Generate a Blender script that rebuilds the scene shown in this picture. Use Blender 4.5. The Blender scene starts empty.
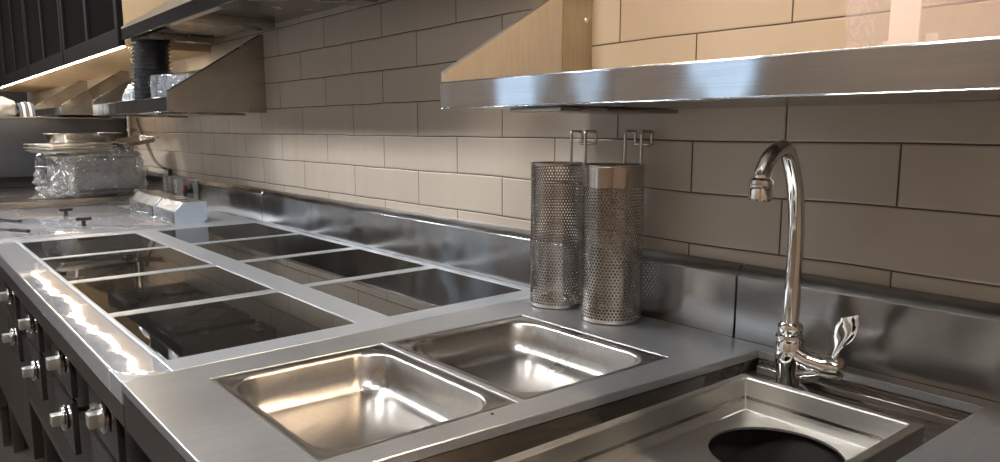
import bpy, bmesh, math, random
from mathutils import Vector, Matrix, noise
random.seed(7)
S = bpy.context.scene
COL = S.collection
PI = math.pi
ZC = 0.031           # worktop level (z = 0 is the datum of the splashback foot)
FLOOR = -0.87
CEIL = 1.95

# ------------------------------------------------------------------ materials
def nodes(name):
    m = bpy.data.materials.new(name); m.use_nodes = True
    nt = m.node_tree; nt.nodes.clear()
    out = nt.nodes.new('ShaderNodeOutputMaterial')
    return m, nt, out
def N(nt, t, **kw):
    n = nt.nodes.new(t)
    for k, v in kw.items():
        if k.startswith('i_'): n.inputs[k[2:].replace('_', ' ')].default_value = v
        else: setattr(n, k, v)
    return n
def ramp(nt, fac, stops):
    r = nt.nodes.new('ShaderNodeValToRGB'); nt.links.new(fac, r.inputs[0])
    cr = r.color_ramp
    while len(cr.elements) > 1: cr.elements.remove(cr.elements[-1])
    cr.elements[0].position = stops[0][0]; cr.elements[0].color = (*stops[0][1], 1)
    for p, c in stops[1:]:
        e = cr.elements.new(p); e.color = (*c, 1)
    return r
def g3(v): return (v, v, v)

def steel(name, col=(.58, .565, .54), rough=.28, aniso=.6, axis=(1, 0, 0), brush=(2, 90, 90), wob=.02, stain=.0, smear=.05):
    m, nt, out = nodes(name); L = nt.links
    b = N(nt, 'ShaderNodeBsdfPrincipled', i_Metallic=1.0)
    tc = N(nt, 'ShaderNodeTexCoord')
    mp = N(nt, 'ShaderNodeMapping'); mp.inputs['Scale'].default_value = brush
    L.new(tc.outputs['Object'], mp.inputs[0])
    n1 = N(nt, 'ShaderNodeTexNoise', i_Scale=6.0, i_Detail=6.0); L.new(mp.outputs[0], n1.inputs['Vector'])
    n2 = N(nt, 'ShaderNodeTexNoise', i_Scale=6.0, i_Detail=2.5, i_Distortion=.3); L.new(tc.outputs['Object'], n2.inputs['Vector'])
    # colour: brush grain + stains
    mix = N(nt, 'ShaderNodeMix', data_type='RGBA'); mix.inputs[0].default_value = .5
    lo = tuple(c * .86 for c in col); hi = tuple(min(1, c * 1.08) for c in col)
    r1 = ramp(nt, n1.outputs[0], [(.3, lo), (.7, hi)])
    st = ramp(nt, n2.outputs[0], [(.25, tuple(c * (1 - stain) for c in col)), (.75, col)])
    L.new(r1.outputs[0], mix.inputs[6]); L.new(st.outputs[0], mix.inputs[7])
    L.new(mix.outputs[2], b.inputs['Base Color'])
    rr = N(nt, 'ShaderNodeMapRange'); rr.inputs[3].default_value = max(.02, rough - smear); rr.inputs[4].default_value = rough + smear
    rr.inputs[1].default_value = .15; rr.inputs[2].default_value = .85
    L.new(n2.outputs[0], rr.inputs[0]); L.new(rr.outputs[0], b.inputs['Roughness'])
    b.inputs['Anisotropic'].default_value = aniso
    cx = N(nt, 'ShaderNodeCombineXYZ'); 
    for i in range(3): cx.inputs[i].default_value = axis[i]
    if aniso > 0: L.new(cx.outputs[0], b.inputs['Tangent'])
    n3 = N(nt, 'ShaderNodeTexNoise', i_Scale=5.0, i_Detail=2.0); L.new(tc.outputs['Object'], n3.inputs['Vector'])
    bp = N(nt, 'ShaderNodeBump', i_Strength=1.0, i_Distance=wob * .1); L.new(n3.outputs[0], bp.inputs['Height'])
    bp2 = N(nt, 'ShaderNodeBump', i_Strength=.12, i_Distance=.0002); L.new(n1.outputs[0], bp2.inputs['Height']); L.new(bp.outputs[0], bp2.inputs['Normal'])
    L.new(bp2.outputs[0], b.inputs['Normal'])
    L.new(b.outputs[0], out.inputs[0]); return m

def plain(name, col, rough=.5, metal=0., spec=.5, bump=0., bscale=40., var=0., coat=0.):
    m, nt, out = nodes(name); L = nt.links
    b = N(nt, 'ShaderNodeBsdfPrincipled', i_Metallic=metal, i_Roughness=rough)
    b.inputs['Specular IOR Level'].default_value = spec; b.inputs['Coat Weight'].default_value = coat
    tc = N(nt, 'ShaderNodeTexCoord')
    n = N(nt, 'ShaderNodeTexNoise', i_Scale=bscale, i_Detail=4.0); L.new(tc.outputs['Object'], n.inputs['Vector'])
    r = ramp(nt, n.outputs[0], [(.3, tuple(c * (1 - var) for c in col)), (.7, tuple(min(1, c * (1 + var)) for c in col))])
    L.new(r.outputs[0], b.inputs['Base Color'])
    if bump:
        bp = N(nt, 'ShaderNodeBump', i_Strength=1.0, i_Distance=bump); L.new(n.outputs[0], bp.inputs['Height']); L.new(bp.outputs[0], b.inputs['Normal'])
    L.new(b.outputs[0], out.inputs[0]); return m

def emit(name, col, s):
    m, nt, out = nodes(name); e = N(nt, 'ShaderNodeEmission'); e.inputs[0].default_value = (*col, 1); e.inputs[1].default_value = s
    nt.links.new(e.outputs[0], out.inputs[0]); return m

def film(name, tint=(.95, .97, 1), gloss=.35, rough=.12, milky=.12, milk=(.8, .85, .9), bump=.004, bscale=30):
    """thin clear plastic: mostly transparent, with sharp glossy creases"""
    m, nt, out = nodes(name); L = nt.links
    tc = N(nt, 'ShaderNodeTexCoord')
    n = N(nt, 'ShaderNodeTexNoise', i_Scale=bscale, i_Detail=5.0, i_Distortion=1.5); L.new(tc.outputs['Object'], n.inputs['Vector'])
    bp = N(nt, 'ShaderNodeBump', i_Strength=1.0, i_Distance=bump); L.new(n.outputs[0], bp.inputs['Height'])
    t = N(nt, 'ShaderNodeBsdfTransparent'); t.inputs[0].default_value = (*tint, 1)
    g = N(nt, 'ShaderNodeBsdfGlossy', i_Roughness=rough); L.new(bp.outputs[0], g.inputs['Normal'])
    d = N(nt, 'ShaderNodeBsdfDiffuse'); d.inputs[0].default_value = (*milk, 1); L.new(bp.outputs[0], d.inputs['Normal'])
    lw = N(nt, 'ShaderNodeLayerWeight', i_Blend=.35); L.new(bp.outputs[0], lw.inputs['Normal'])
    mr = N(nt, 'ShaderNodeMapRange'); mr.inputs[3].default_value = gloss * .4; mr.inputs[4].default_value = min(1, gloss * 2.2)
    L.new(lw.outputs['Facing'], mr.inputs[0])
    m1 = N(nt, 'ShaderNodeMixShader'); m1.inputs[0].default_value = milky; L.new(t.outputs[0], m1.inputs[1]); L.new(d.outputs[0], m1.inputs[2])
    m2 = N(nt, 'ShaderNodeMixShader'); L.new(mr.outputs[0], m2.inputs[0]); L.new(m1.outputs[0], m2.inputs[1]); L.new(g.outputs[0], m2.inputs[2])
    L.new(m2.outputs[0], out.inputs[0]); return m

TILE_A = (.375, .320, .262); TILE_B = (.405, .346, .284)
def tile_mat():
    m, nt, out = nodes('glazed_greige_tile'); L = nt.links
    tc = N(nt, 'ShaderNodeTexCoord'); sp = N(nt, 'ShaderNodeSeparateXYZ'); L.new(tc.outputs['Object'], sp.inputs[0])
    ax = N(nt, 'ShaderNodeMath', operation='ADD'); ax.inputs[1].default_value = .15; L.new(sp.outputs[0], ax.inputs[0])
    # slight hand-laid waviness of the joints
    wn = N(nt, 'ShaderNodeTexNoise', i_Scale=5.0, i_Detail=1.0); L.new(tc.outputs['Object'], wn.inputs['Vector'])
    wm = N(nt, 'ShaderNodeMath', operation='MULTIPLY_ADD'); wm.inputs[1].default_value = .006; wm.inputs[2].default_value = -.003; L.new(wn.outputs[0], wm.inputs[0])
    az = N(nt, 'ShaderNodeMath', operation='ADD'); L.new(sp.outputs[2], az.inputs[0]); L.new(wm.outputs[0], az.inputs[1])
    cb = N(nt, 'ShaderNodeCombineXYZ'); L.new(ax.outputs[0], cb.inputs[0]); L.new(az.outputs[0], cb.inputs[1])
    def brick(ms, sm):
        b = N(nt, 'ShaderNodeTexBrick'); b.offset = .5; b.offset_frequency = 2; b.squash = 1
        b.inputs['Scale'].default_value = 1; b.inputs['Brick Width'].default_value = .30; b.inputs['Row Height'].default_value = .0797
        b.inputs['Mortar Size'].default_value = ms; b.inputs['Mortar Smooth'].default_value = sm; b.inputs['Bias'].default_value = 0
        b.inputs['Color1'].default_value = (.0, .0, .0, 1); b.inputs['Color2'].default_value = (1, 1, 1, 1); b.inputs['Mortar'].default_value = (.5, .5, .5, 1)
        L.new(cb.outputs[0], b.inputs['Vector']); return b
    b1 = brick(.0012, .1); b2 = brick(.0035, 1.0)
    pt = ramp(nt, b1.outputs['Color'], [(0, TILE_A), (1, TILE_B)])
    cl = N(nt, 'ShaderNodeTexNoise', i_Scale=3.0, i_Detail=3.0); L.new(tc.outputs['Object'], cl.inputs['Vector'])
    cr = ramp(nt, cl.outputs[0], [(.3, g3(.93)), (.7, g3(1.0))])
    mu = N(nt, 'ShaderNodeMix', data_type='RGBA', blend_type='MULTIPLY'); mu.inputs[0].default_value = 1
    L.new(pt.outputs[0], mu.inputs[6]); L.new(cr.outputs[0], mu.inputs[7])
    mt = N(nt, 'ShaderNodeMix', data_type='RGBA'); L.new(b1.outputs['Fac'], mt.inputs[0]); L.new(mu.outputs[2], mt.inputs[6]); mt.inputs[7].default_value = (.055, .045, .036, 1)
    b = N(nt, 'ShaderNodeBsdfPrincipled', i_Roughness=.33); L.new(mt.outputs[2], b.inputs['Base Color'])
    b.inputs['Anisotropic'].default_value = 0
    # bump: joint groove + vertical ripple of the glaze
    mp = N(nt, 'ShaderNodeMapping'); mp.inputs['Scale'].default_value = (9, 9, 1.2); L.new(tc.outputs['Object'], mp.inputs[0])
    rn = N(nt, 'ShaderNodeTexNoise', i_Scale=1.6, i_Detail=1.5); L.new(mp.outputs[0], rn.inputs['Vector'])
    bp = N(nt, 'ShaderNodeBump', i_Strength=1.0, i_Distance=.004); L.new(rn.outputs[0], bp.inputs['Height'])
    inv = N(nt, 'ShaderNodeMath', operation='SUBTRACT'); inv.inputs[0].default_value = 1; L.new(b2.outputs['Fac'], inv.inputs[1])
    bp2 = N(nt, 'ShaderNodeBump', i_Strength=.7, i_Distance=.0015); L.new(inv.outputs[0], bp2.inputs['Height']); L.new(bp.outputs[0], bp2.inputs['Normal'])
    L.new(bp2.outputs[0], b.inputs['Normal'])
    rm = ramp(nt, b1.outputs['Fac'], [(0, g3(.30)), (1, g3(.9))]); L.new(rm.outputs[0], b.inputs['Roughness'])
    L.new(b.outputs[0], out.inputs[0]); return m


M = {}
M['tile'] = tile_mat()
M['top'] = steel('brushed_steel_top', (.53, .555, .585), .34, .5, (1, 0, 0), (60, 3, 60), stain=.12)
M['noodle'] = steel('worn_steel_top', (.52, .53, .54), .34, .4, (1, 0, 0), (40, 4, 40), stain=.18, wob=.03)
M['splash'] = steel('splashback_steel', (.37, .365, .36), .19, .6, (0, 0, 1), (3, 90, 90), wob=.07, stain=.08)
M['lip'] = steel('shelf_lip_steel', (.47, .50, .545), .11, .75, (0, 0, 1), (2, 120, 120), wob=.03, stain=.05)
M['shelf'] = steel('shelf_steel', (.43, .405, .37), .26, .4, (1, 0, 0), (80, 3, 80), wob=.04, stain=.12)
M['pan'] = steel('pan_steel', (.42, .40, .375), .29, 0, stain=.15, wob=.04, brush=(20, 20, 20))
M['sink'] = steel('tray_steel', (.56, .54, .50), .36, .3, (0, 0, 1), (2, 60, 60), stain=.10)
M['frame_dk'] = steel('recess_steel', (.34, .31, .28), .26, .3, (1, 0, 0), (30, 3, 30), stain=.35, wob=.05)
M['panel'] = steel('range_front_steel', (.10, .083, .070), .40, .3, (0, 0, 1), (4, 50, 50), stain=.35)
M['speck'] = steel('polished_rail_steel', (.66, .66, .69), .035, 0, brush=(8, 8, 8), wob=.018, smear=.005)
M['speck'].node_tree.nodes['Principled BSDF'].inputs['Metallic'].default_value = .7
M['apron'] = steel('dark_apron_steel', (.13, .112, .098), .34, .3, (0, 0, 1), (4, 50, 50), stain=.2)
for k_, v_ in (('top', .72), ('noodle', .88)): M[k_].node_tree.nodes['Principled BSDF'].inputs['Metallic'].default_value = v_
M['chrome'] = plain('chrome', (.75, .74, .72), .045, 1.)
M['basket'] = plain('basket_steel', (.50, .46, .42), .22, 1., var=.08, bscale=12)
M['mesh'] = plain('perforated_steel', (.36, .325, .29), .24, 1., var=.06, bscale=12)
M['knob'] = plain('knob_satin_steel', (.80, .80, .76), .35, 1.)
M['black'] = plain('black_plastic', (.012, .011, .010), .30, var=.1)
M['blackm'] = plain('black_enamel', (.018, .015, .013), .22, var=.2, bscale=12)
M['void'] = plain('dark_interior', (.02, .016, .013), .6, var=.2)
M['ceran'] = plain('black_ceramic_glass', (.006, .0055, .005), .025, spec=.45, var=.1)
M['cabframe'] = plain('dark_metal_door_frame', (.008, .0065, .006), .6, 0., spec=.10, var=.1)
M['cabglass'] = plain('smoked_ribbed_glass', (.003, .003, .003), .2, spec=.12, bump=.002, bscale=90)
M['wood'] = plain('pale_laminate', (.60, .44, .26), .5, var=.05, bscale=8)
M['alu'] = plain('pale_tray_aluminium', (.66, .62, .57), .34, .9, var=.08, bscale=15)
M['bluealu'] = plain('film_coated_steel', (.50, .58, .68), .32, .55, var=.03)
M['film'] = film('cling_film', gloss=.42, rough=.07, milky=.05, bump=.012, bscale=22)
M['sleeve'] = film('thin_film_sleeve', gloss=.045, rough=.05, milky=.004, bump=.006, bscale=20)
M['clear'] = film('clear_plastic', gloss=.3, rough=.08, milky=.34, milk=(.78, .86, .92), bump=.003, bscale=40)
M['sheet'] = film('clear_bag', tint=(.93, .90, .88), gloss=.14, rough=.05, milky=.12, milk=(.85, .72, .66), bump=.006, bscale=9)
M['bowl'] = plain('black_takeout_plastic', (.010, .010, .012), .16, var=.1)
M['paper'] = plain('pinkish_white_card', (.42, .35, .31), .6, var=.03)
M['cloth'] = plain('white_cloth', (.55, .52, .49), .9, bump=.004, bscale=25, var=.06)
M['cord'] = plain('brown_cord', (.035, .022, .015), .45)
M['red'] = plain('red_pink_mark', (.65, .06, .12), .4)
M['symbol'] = plain('pale_symbol_paint', (.55, .54, .52), .5)
M['greyplate'] = plain('grey_switch_plate', (.24, .235, .225), .42, .5, var=.1)
M['brownwood'] = plain('brown_wood_veneer', (.20, .135, .085), .5, var=.08, bscale=5)
M['floor'] = plain('terracotta_floor_tile', (.035, .027, .022), .45, var=.15, bscale=6)
M['paint'] = plain('warm_painted_wall', (.25, .175, .12), .8, var=.03)
M['darkpaint'] = plain('dark_brown_painted_wall', (.045, .036, .030), .8, var=.05)
M['ceil'] = plain('ceiling_paint', (.40, .38, .36), .9)
M['darkwall'] = plain('dark_steel_partition', (.10, .105, .12), .3, .9, var=.2, bscale=3)
M['led'] = emit('warm_led', (1, .80, .55), 40)
M['led2'] = emit('warm_led_right', (1, .79, .57), 100)
M['lamp'] = emit('cool_ceiling_lamp', (.97, .985, 1.0), 54)
M['day'] = emit('added_window_glow', (.68, .84, 1.0), 1.15)  # glow of the windows added behind the camera

# ------------------------------------------------------------------ mesh tools
def NB(): return bmesh.new()
def box(bm, x0, x1, y0, y1, z0, z1, bev=0.):
    r = bmesh.ops.create_cube(bm, size=1)
    vs = r['verts']
    for v in vs: v.co = Vector(((x0 + x1) / 2 + v.co.x * (x1 - x0), (y0 + y1) / 2 + v.co.y * (y1 - y0), (z0 + z1) / 2 + v.co.z * (z1 - z0)))
    if bev:
        es = list({e for v in vs for e in v.link_edges})
        r = bmesh.ops.bevel(bm, geom=es, offset=bev, segments=2, affect='EDGES', profile=.7)
    return vs
def loft(bm, loops, cap0=False, cap1=False, closed=True):
    rows = [[bm.verts.new(p) for p in lp] for lp in loops]
    n = len(rows[0])
    for a, b in zip(rows, rows[1:]):
        for i in range(n if closed else n - 1):
            j = (i + 1) % n
            try: bm.faces.new((a[i], a[j], b[j], b[i]))
            except ValueError: pass
    if cap0: bm.faces.new(rows[0][::-1])
    if cap1: bm.faces.new(rows[-1])
    return rows
def ring(c, r, n, ax=Vector((0, 0, 1)), ref=None, sx=1, sy=1):
    ax = ax.normalized(); ref = ref or (Vector((1, 0, 0)) if abs(ax.x) < .9 else Vector((0, 1, 0)))
    u = (ref - ax * ref.dot(ax)).normalized(); v = ax.cross(u)
    return [c + u * (math.cos(2 * PI * i / n) * r * sx) + v * (math.sin(2 * PI * i / n) * r * sy) for i in range(n)]
def lathe(bm, prof, c=(0, 0, 0), n=32, ax=(0, 0, 1), cap=True):
    c = Vector(c); ax = Vector(ax).normalized()
    loft(bm, [ring(c + ax * z, max(r, 1e-5), n, ax) for r, z in prof], cap, cap)
def tube(bm, pts, r, n=12, cap=True, radii=None):
    pts = [Vector(p) for p in pts]; loops = []; ref = None
    for i, p in enumerate(pts):
        t = (pts[min(i + 1, len(pts) - 1)] - pts[max(i - 1, 0)]).normalized()
        if ref is None:
            ref = Vector((0, 0, 1)) if abs(t.z) < .9 else Vector((1, 0, 0))
        ref = (ref - t * ref.dot(t)).normalized()
        loops.append(ring(p, radii[i] if radii else r, n, t, ref))
    loft(bm, loops, cap, cap)
def smooth_path(pts, k=6):
    P = [Vector(p) for p in pts]; out = []
    for i in range(len(P) - 1):
        a = P[max(i - 1, 0)]; b = P[i]; c = P[i + 1]; d = P[min(i + 2, len(P) - 1)]
        for j in range(k):
            t = j / k
            out.append(.5 * ((2 * b) + (c - a) * t + (2 * a - 5 * b + 4 * c - d) * t * t + (3 * b - a - 3 * c + d) * t ** 3))
    out.append(P[-1]); return out
def bend_path(pts, r=.005, k=5):
    """polyline with rounded corners"""
    P = [Vector(p) for p in pts]; out = [P[0]]
    for i in range(1, len(P) - 1):
        a = (P[i - 1] - P[i]); b = (P[i + 1] - P[i]); rr = min(r, a.length * .45, b.length * .45)
        s = P[i] + a.normalized() * rr; e = P[i] + b.normalized() * rr
        for j in range(k + 1):
            t = j / k; out.append((1 - t) ** 2 * s + 2 * t * (1 - t) * P[i] + t * t * e)
    out.append(P[-1]); return out
def rrect(x0, x1, y0, y1, r, z, n=6):
    r = max(r, .0005); out = []
    for cx, cy, a0 in ((x1 - r, y1 - r, 0), (x0 + r, y1 - r, PI / 2), (x0 + r, y0 + r, PI), (x1 - r, y0 + r, 1.5 * PI)):
        for i in range(n + 1):
            a = a0 + PI / 2 * i / n; out.append(Vector((cx + r * math.cos(a), cy + r * math.sin(a), z)))
    return out
def prism(bm, pts, off):
    """closed polygon (3-D points) extruded by a vector"""
    off = Vector(off); a = [bm.verts.new(Vector(p)) for p in pts]; b = [bm.verts.new(Vector(p) + off) for p in pts]
    n = len(a); bm.faces.new(a[::-1]); bm.faces.new(b)
    for i in range(n): bm.faces.new((a[i], a[(i + 1) % n], b[(i + 1) % n], b[i]))
def plate(bm, xs, ys, holes, z1, t, fx=None):
    """slab on a grid with rectangular openings; fx maps (x, y, i, j) for slightly skewed pieces"""
    V = {}
    def g(i, j):
        if (i, j) not in V:
            x, y = xs[i], ys[j]
            if fx: x, y = fx(x, y)
            V[i, j] = bm.verts.new((x, y, z1))
        return V[i, j]
    fs = []
    for i in range(len(xs) - 1):
        for j in range(len(ys) - 1):
            if (i, j) in holes: continue
            fs.append(bm.faces.new((g(i, j), g(i + 1, j), g(i + 1, j + 1), g(i, j + 1))))
    r = bmesh.ops.extrude_face_region(bm, geom=fs)
    for v in [e for e in r['geom'] if isinstance(e, bmesh.types.BMVert)]: v.co.z -= t
def skew(bm, k=.05, x0=1.4, y0=-.17):
    for v in bm.verts: v.co.x += k * (v.co.y - y0)

def obj(name, bm, mat, parent=None, smooth=True, bev=0., kind=None, label=None, angle=35):
    bmesh.ops.recalc_face_normals(bm, faces=bm.faces)
    me = bpy.data.meshes.new(name); bm.to_mesh(me); bm.free()
    if smooth:
        for p in me.polygons: p.use_smooth = True
        me.set_sharp_from_angle(angle=math.radians(angle))
    me.materials.append(M[mat] if isinstance(mat, str) else mat)
    o = bpy.data.objects.new(name, me); COL.objects.link(o)
    if bev:
        b = o.modifiers.new('bevel', 'BEVEL'); b.width = bev; b.segments = 2; b.limit_method = 'ANGLE'; b.angle_limit = math.radians(40); b.harden_normals = False
    if parent:
        o.parent = parent; o.matrix_parent_inverse = parent.matrix_world.inverted() if False else Matrix.Translation(-parent.location)
    if kind: o['kind'] = kind
    if label: o['label'] = label
    return o
def thing(name, label, cat, loc=(0, 0, 0), group=None):
    o = bpy.data.objects.new(name, None); COL.objects.link(o); o.location = loc; o.empty_display_size = .05
    o['label'] = label; o['category'] = cat
    if group: o['group'] = group
    return o
def tag(o, label, cat, group=None):
    o['label'] = label; o['category'] = cat
    if group: o['group'] = group
    return o
def struct(name, bm, mat, **kw):
    o = obj(name, bm, mat, **kw); o['kind'] = 'structure'; return o
def dup(root, label=None):
    r = root.copy(); COL.objects.link(r)
    if label: r['label'] = label
    for ch in list(root.children):
        c = ch.copy(); COL.objects.link(c); c.parent = r
        for g in list(ch.children):
            d = g.copy(); COL.objects.link(d); d.parent = c
    return r

# ------------------------------------------------------------------ room shell
XL, XR, YF = -4.8, 3.6, -3.0
b = NB(); box(b, XL, XR, 0, .12, FLOOR, CEIL); struct('wall_back', b, 'tile', smooth=False)
b = NB(); box(b, XL - .12, XL, YF - .12, .12, FLOOR, CEIL); struct('wall_left', b, 'darkpaint', smooth=False)
b = NB(); box(b, XR, XR + .12, YF - .12, .12, FLOOR, CEIL); struct('wall_right', b, 'paint', smooth=False)
b = NB(); box(b, XL, XR, YF - .12, YF, FLOOR, CEIL); struct('wall_front', b, 'paint', smooth=False)
b = NB(); box(b, XL - .12, XR + .12, YF - .12, .12, FLOOR - .1, FLOOR); struct('floor', b, 'floor', smooth=False)
b = NB(); box(b, XL - .12, XR + .12, YF - .12, .12, CEIL, CEIL + .1); struct('ceiling', b, 'ceil', smooth=False)

# tall glowing windows added behind the camera, for streaks on steel and tile
for i, (x0, x1) in enumerate(((-2.75, -2.40), (-1.50, -1.20), (-.75, -.60), (.05, .30))):
    b = NB(); box(b, x0, x1, YF - .02, YF + .004, -.25, 1.45); g = struct('window_%d' % (i + 1), b, 'day', smooth=False)
    f = NB(); plate(f, [x0 - .05, x0, (x0 + x1) / 2 - .012, (x0 + x1) / 2 + .012, x1, x1 + .05], [-.30, -.25, 1.45, 1.50], {(1, 1), (3, 1)}, 0, .04)
    for v in f.verts: y, z = v.co.z, v.co.y; v.co.z = z; v.co.y = YF + .045 + y
    obj('window_frame', f, 'alu', g)
# unseen brown cupboard added across the aisle, to reflect warm tones into the steel
t = thing('added_tall_cupboard', 'unseen tall brown wooden cupboard, added across the aisle for warm reflections', 'cupboard', (2.2, -2.7, FLOOR))
b = NB(); box(b, 1.0, 3.3, YF + .002, -2.52, FLOOR + .06, 1.25, .002); obj('carcass', b, 'brownwood', t)
b = NB(); box(b, 1.02, 3.28, YF + .01, -2.56, FLOOR, FLOOR + .059); obj('plinth', b, 'black', t)
for k in range(4):
    b = NB(); box(b, 1.005 + .575 * k, 1.57 + .575 * k, -2.519, -2.50, FLOOR + .07, 1.24, .002); d = obj('door', b, 'brownwood', t)
    b = NB(); tube(b, [(1.52 + .575 * k, -2.48, -.02), (1.52 + .575 * k, -2.48, .22)], .006, 10); obj('handle', b, 'chrome', d)
# ceiling lamps over the aisle
for i, x in enumerate((-3.2, -1.7, -.2, 1.3, 2.8)):
    t = thing('ceiling_light', 'flat panel ceiling light over the aisle', 'light', (x, -1.50, CEIL), 'ceiling lights over the aisle')
    b = NB(); plate(b, [x - .32, x - .29, x + .29, x + .32], [-1.66, -1.64, -1.36, -1.34], {(1, 1)}, CEIL, .03); obj('frame', b, 'alu', t)
    b = NB(); box(b, x - .29, x + .29, -1.64, -1.36, CEIL - .018, CEIL - .004); obj('diffuser', b, 'lamp', t)

# ------------------------------------------------------------------ splashback panels
def splash(x0, x1, label, z0=.0):
    b = NB(); e = .0012
    pr = [(0, z0), (-.020, z0), (-.020, .124), (-.007, .138), (0, .140)]
    prism(b, [(x0 + e, y, z) for y, z in pr], (x1 - x0 - 2 * e, 0, 0))
    return tag(obj('splashback_panel', b, 'splash', bev=.0012), label, 'splashback')
splash(-2.7, .012, 'steel splashback panel behind the far counter and the two long steel boxes')
splash(.012, 1.747, 'long steel splashback panel behind the black glass plates and the strainer baskets')
splash(1.747, 3.4, 'steel splashback panel behind the tall tap, right of the vertical seam')

# ------------------------------------------------------------------ ceramic hob range (X 0 .. 1.36)
rng = thing('ceramic_hob_range', 'steel commercial range with eight black glass cooking plates in two rows', 'range', (.66, -.4, FLOOR))
gx = [(0., .315), (.338, .652), (.680, .990), (1.018, 1.312)]
gy = [(-.688, -.402), (-.342, -.040)]
xs = [-.03]; 
for a, c in gx: xs += [a, c]
xs.append(1.362)
ys = [-.6955, gy[0][0], gy[0][1], gy[1][0], gy[1][1], -.021]
b = NB(); plate(b, xs, ys, {(1 + 2 * i, j) for i in range(4) for j in (1, 3)}, ZC, .03)
obj('top_frame', b, 'top', rng, bev=.0012)
for (x0, x1) in gx:
    for k, (y0, y1) in enumerate(gy):
        b = NB(); e = .0016
        loft(b, [rrect(x0 + e, x1 - e, y0 + e, y1 - e, .003, z) for z in (ZC - .008, ZC - .0012)], True, True)
        obj('glass_plate', b, 'ceran', rng, bev=.0006)
# polished front rail with a rounded near end
b = NB()
pts = [(-.03, -.755), (1.30, -.755)]
for i in range(9):
    a = -PI / 2 + PI / 2 * i / 8; pts.append((1.30 + .058 * math.cos(a), -.6965 + .0585 * math.sin(a)))
pts += [(-.03, -.6965)]
prism(b, [(x, y, ZC - .03) for x, y in pts], (0, 0, .030)); obj('front_rail', b, 'speck', rng, bev=.002)
b = NB(); prism(b, [(1.301, -.755, ZC - .03), (1.362, -.755, ZC - .03), (1.362, -.6965, ZC - .03), (1.3598, -.6965, ZC - .03)] +
    [(1.3008 + .0592 * math.cos(-PI / 2 * i / 8), -.6965 - .0585 * math.sin(PI / 2 * i / 8), ZC - .03) for i in range(1, 8)], (0, 0, .030)); obj('corner_infill', b, 'top', rng, bev=.0006)
b = NB(); box(b, -.03, 1.362, -.754, -.744, -.030, ZC - .031); obj('apron', b, 'apron', rng)
b = NB(); box(b, -.028, 1.360, -.70, -.685, -.405, -.0); obj('control_panel', b, 'panel', rng)
b = NB(); box(b, -.028, 1.36, -.70, -.675, -.425, -.405); obj('panel_rail', b, 'apron', rng)
b = NB(); box(b, -.02, 1.35, -.68, -.03, -.40, -.005); obj('body', b, 'void', rng)
for x in (.0, .45, .9, 1.32):
    for y in (-.66, -.06):
        b = NB(); box(b, x - .018, x + .018, y - .018, y + .018, FLOOR + .03, -.40, .002)
        lg = obj('leg', b, 'apron', rng)
        f = NB(); lathe(f, [(.014, 0), (.02, .004), (.02, .012), (.012, .03)], (x, y, FLOOR), 16); obj('foot', f, 'black', lg)
b = NB(); box(b, -.0, 1.33, -.655, -.07, -.66, -.645, .002); obj('undershelf', b, 'apron', rng)
def knob(x, z):
    """black mounting plate, steel spindle and square grip"""
    b = NB(); box(b, x - .125, x + .055, -.737, -.727, z - .055, z + .042, .0015); pl = obj('knob_plate', b, 'blackm', rng)
    b = NB(); lathe(b, [(.013, 0), (.013, .03)], (x, -.7295, z), 20, (0, 1, 0)); obj('spindle', b, 'chrome', pl)
    kn = NB(); lathe(kn, [(.021, 0), (.023, .002), (.023, .007), (.019, .009)], (x, -.7465, z), 28, (0, 1, 0)); k = obj('knob', kn, 'chrome', rng)
    g = NB(); box(g, x - .0105, x + .0105, -.763, -.7462, z - .010, z + .010, .0018); obj('grip', g, 'knob', k)
for x0, x1 in gx:
    xc = (x0 + x1) / 2 + .01
    knob(xc, -.078); knob(xc - .015, -.188)

# ------------------------------------------------------------------ griddle cover unit left of the glass plates
gu = thing('side_counter_unit', 'steel counter unit left of the black glass plates, under the two long steel boxes', 'counter', (-.45, -.4, FLOOR))
b = NB(); box(b, -.868, -.032, -.755, -.021, ZC - .03, ZC, .0015); obj('top', b, 'top', gu)
b = NB(); box(b, -.866, -.034, -.70, -.03, -.6, -.0); obj('body', b, 'panel', gu)
for x in (-.84, -.06):
    for y in (-.66, -.06):
        b = NB(); box(b, x - .018, x + .018, y - .018, y + .018, FLOOR, -.6, .002); obj('leg', b, 'apron', gu)
cv = thing('griddle_cover', 'flat polished steel cover with two small black T-shaped knobs', 'cover', (-.45, -.5, ZC))
b = NB(); box(b, -.835, -.06, -.735, -.275, ZC + .0005, ZC + .0085, .002); obj('plate', b, 'speck', cv)
for (x, y) in ((-.53, -.49), (-.205, -.497)):
    b = NB(); lathe(b, [(.008, 0), (.006, .004), (.006, .016)], (x, y, ZC + .0086), 16)
    h = obj('knob_stem', b, 'black', cv)
    b = NB(); box(b, x - .009, x + .009, y - .021, y + .021, ZC + .0247, ZC + .0345, .003); obj('knob_bar', b, 'black', h)
# two dark flat spatula blades lying on the cover, front left
for lab, p0, p1 in (('dark flat scraper lying on the steel cover, the one nearer the black glass', (-.30, -.728), (-.14, -.650)),
                    ('dark flat scraper lying on the steel cover, the one nearer the wrapped pan', (-.62, -.720), (-.42, -.635))):
    a = Vector((*p0, ZC + .009)); c = Vector((*p1, ZC + .009)); d = (c - a).normalized(); n = Vector((-d.y, d.x, 0))
    t = thing('scraper', lab, 'scraper', (a.x, a.y, ZC + .009))
    b = NB(); prism(b, [a - n * .016, a + n * .016, a + d * .10 + n * .012, a + d * .10 - n * .012], (0, 0, .002)); obj('blade', b, 'frame_dk', t)
    b = NB(); prism(b, [a + d * .101 - n * .006, a + d * .101 + n * .006, c + n * .006, c - n * .006], (0, 0, .008)); obj('handle', b, 'black', t, bev=.001)

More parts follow.
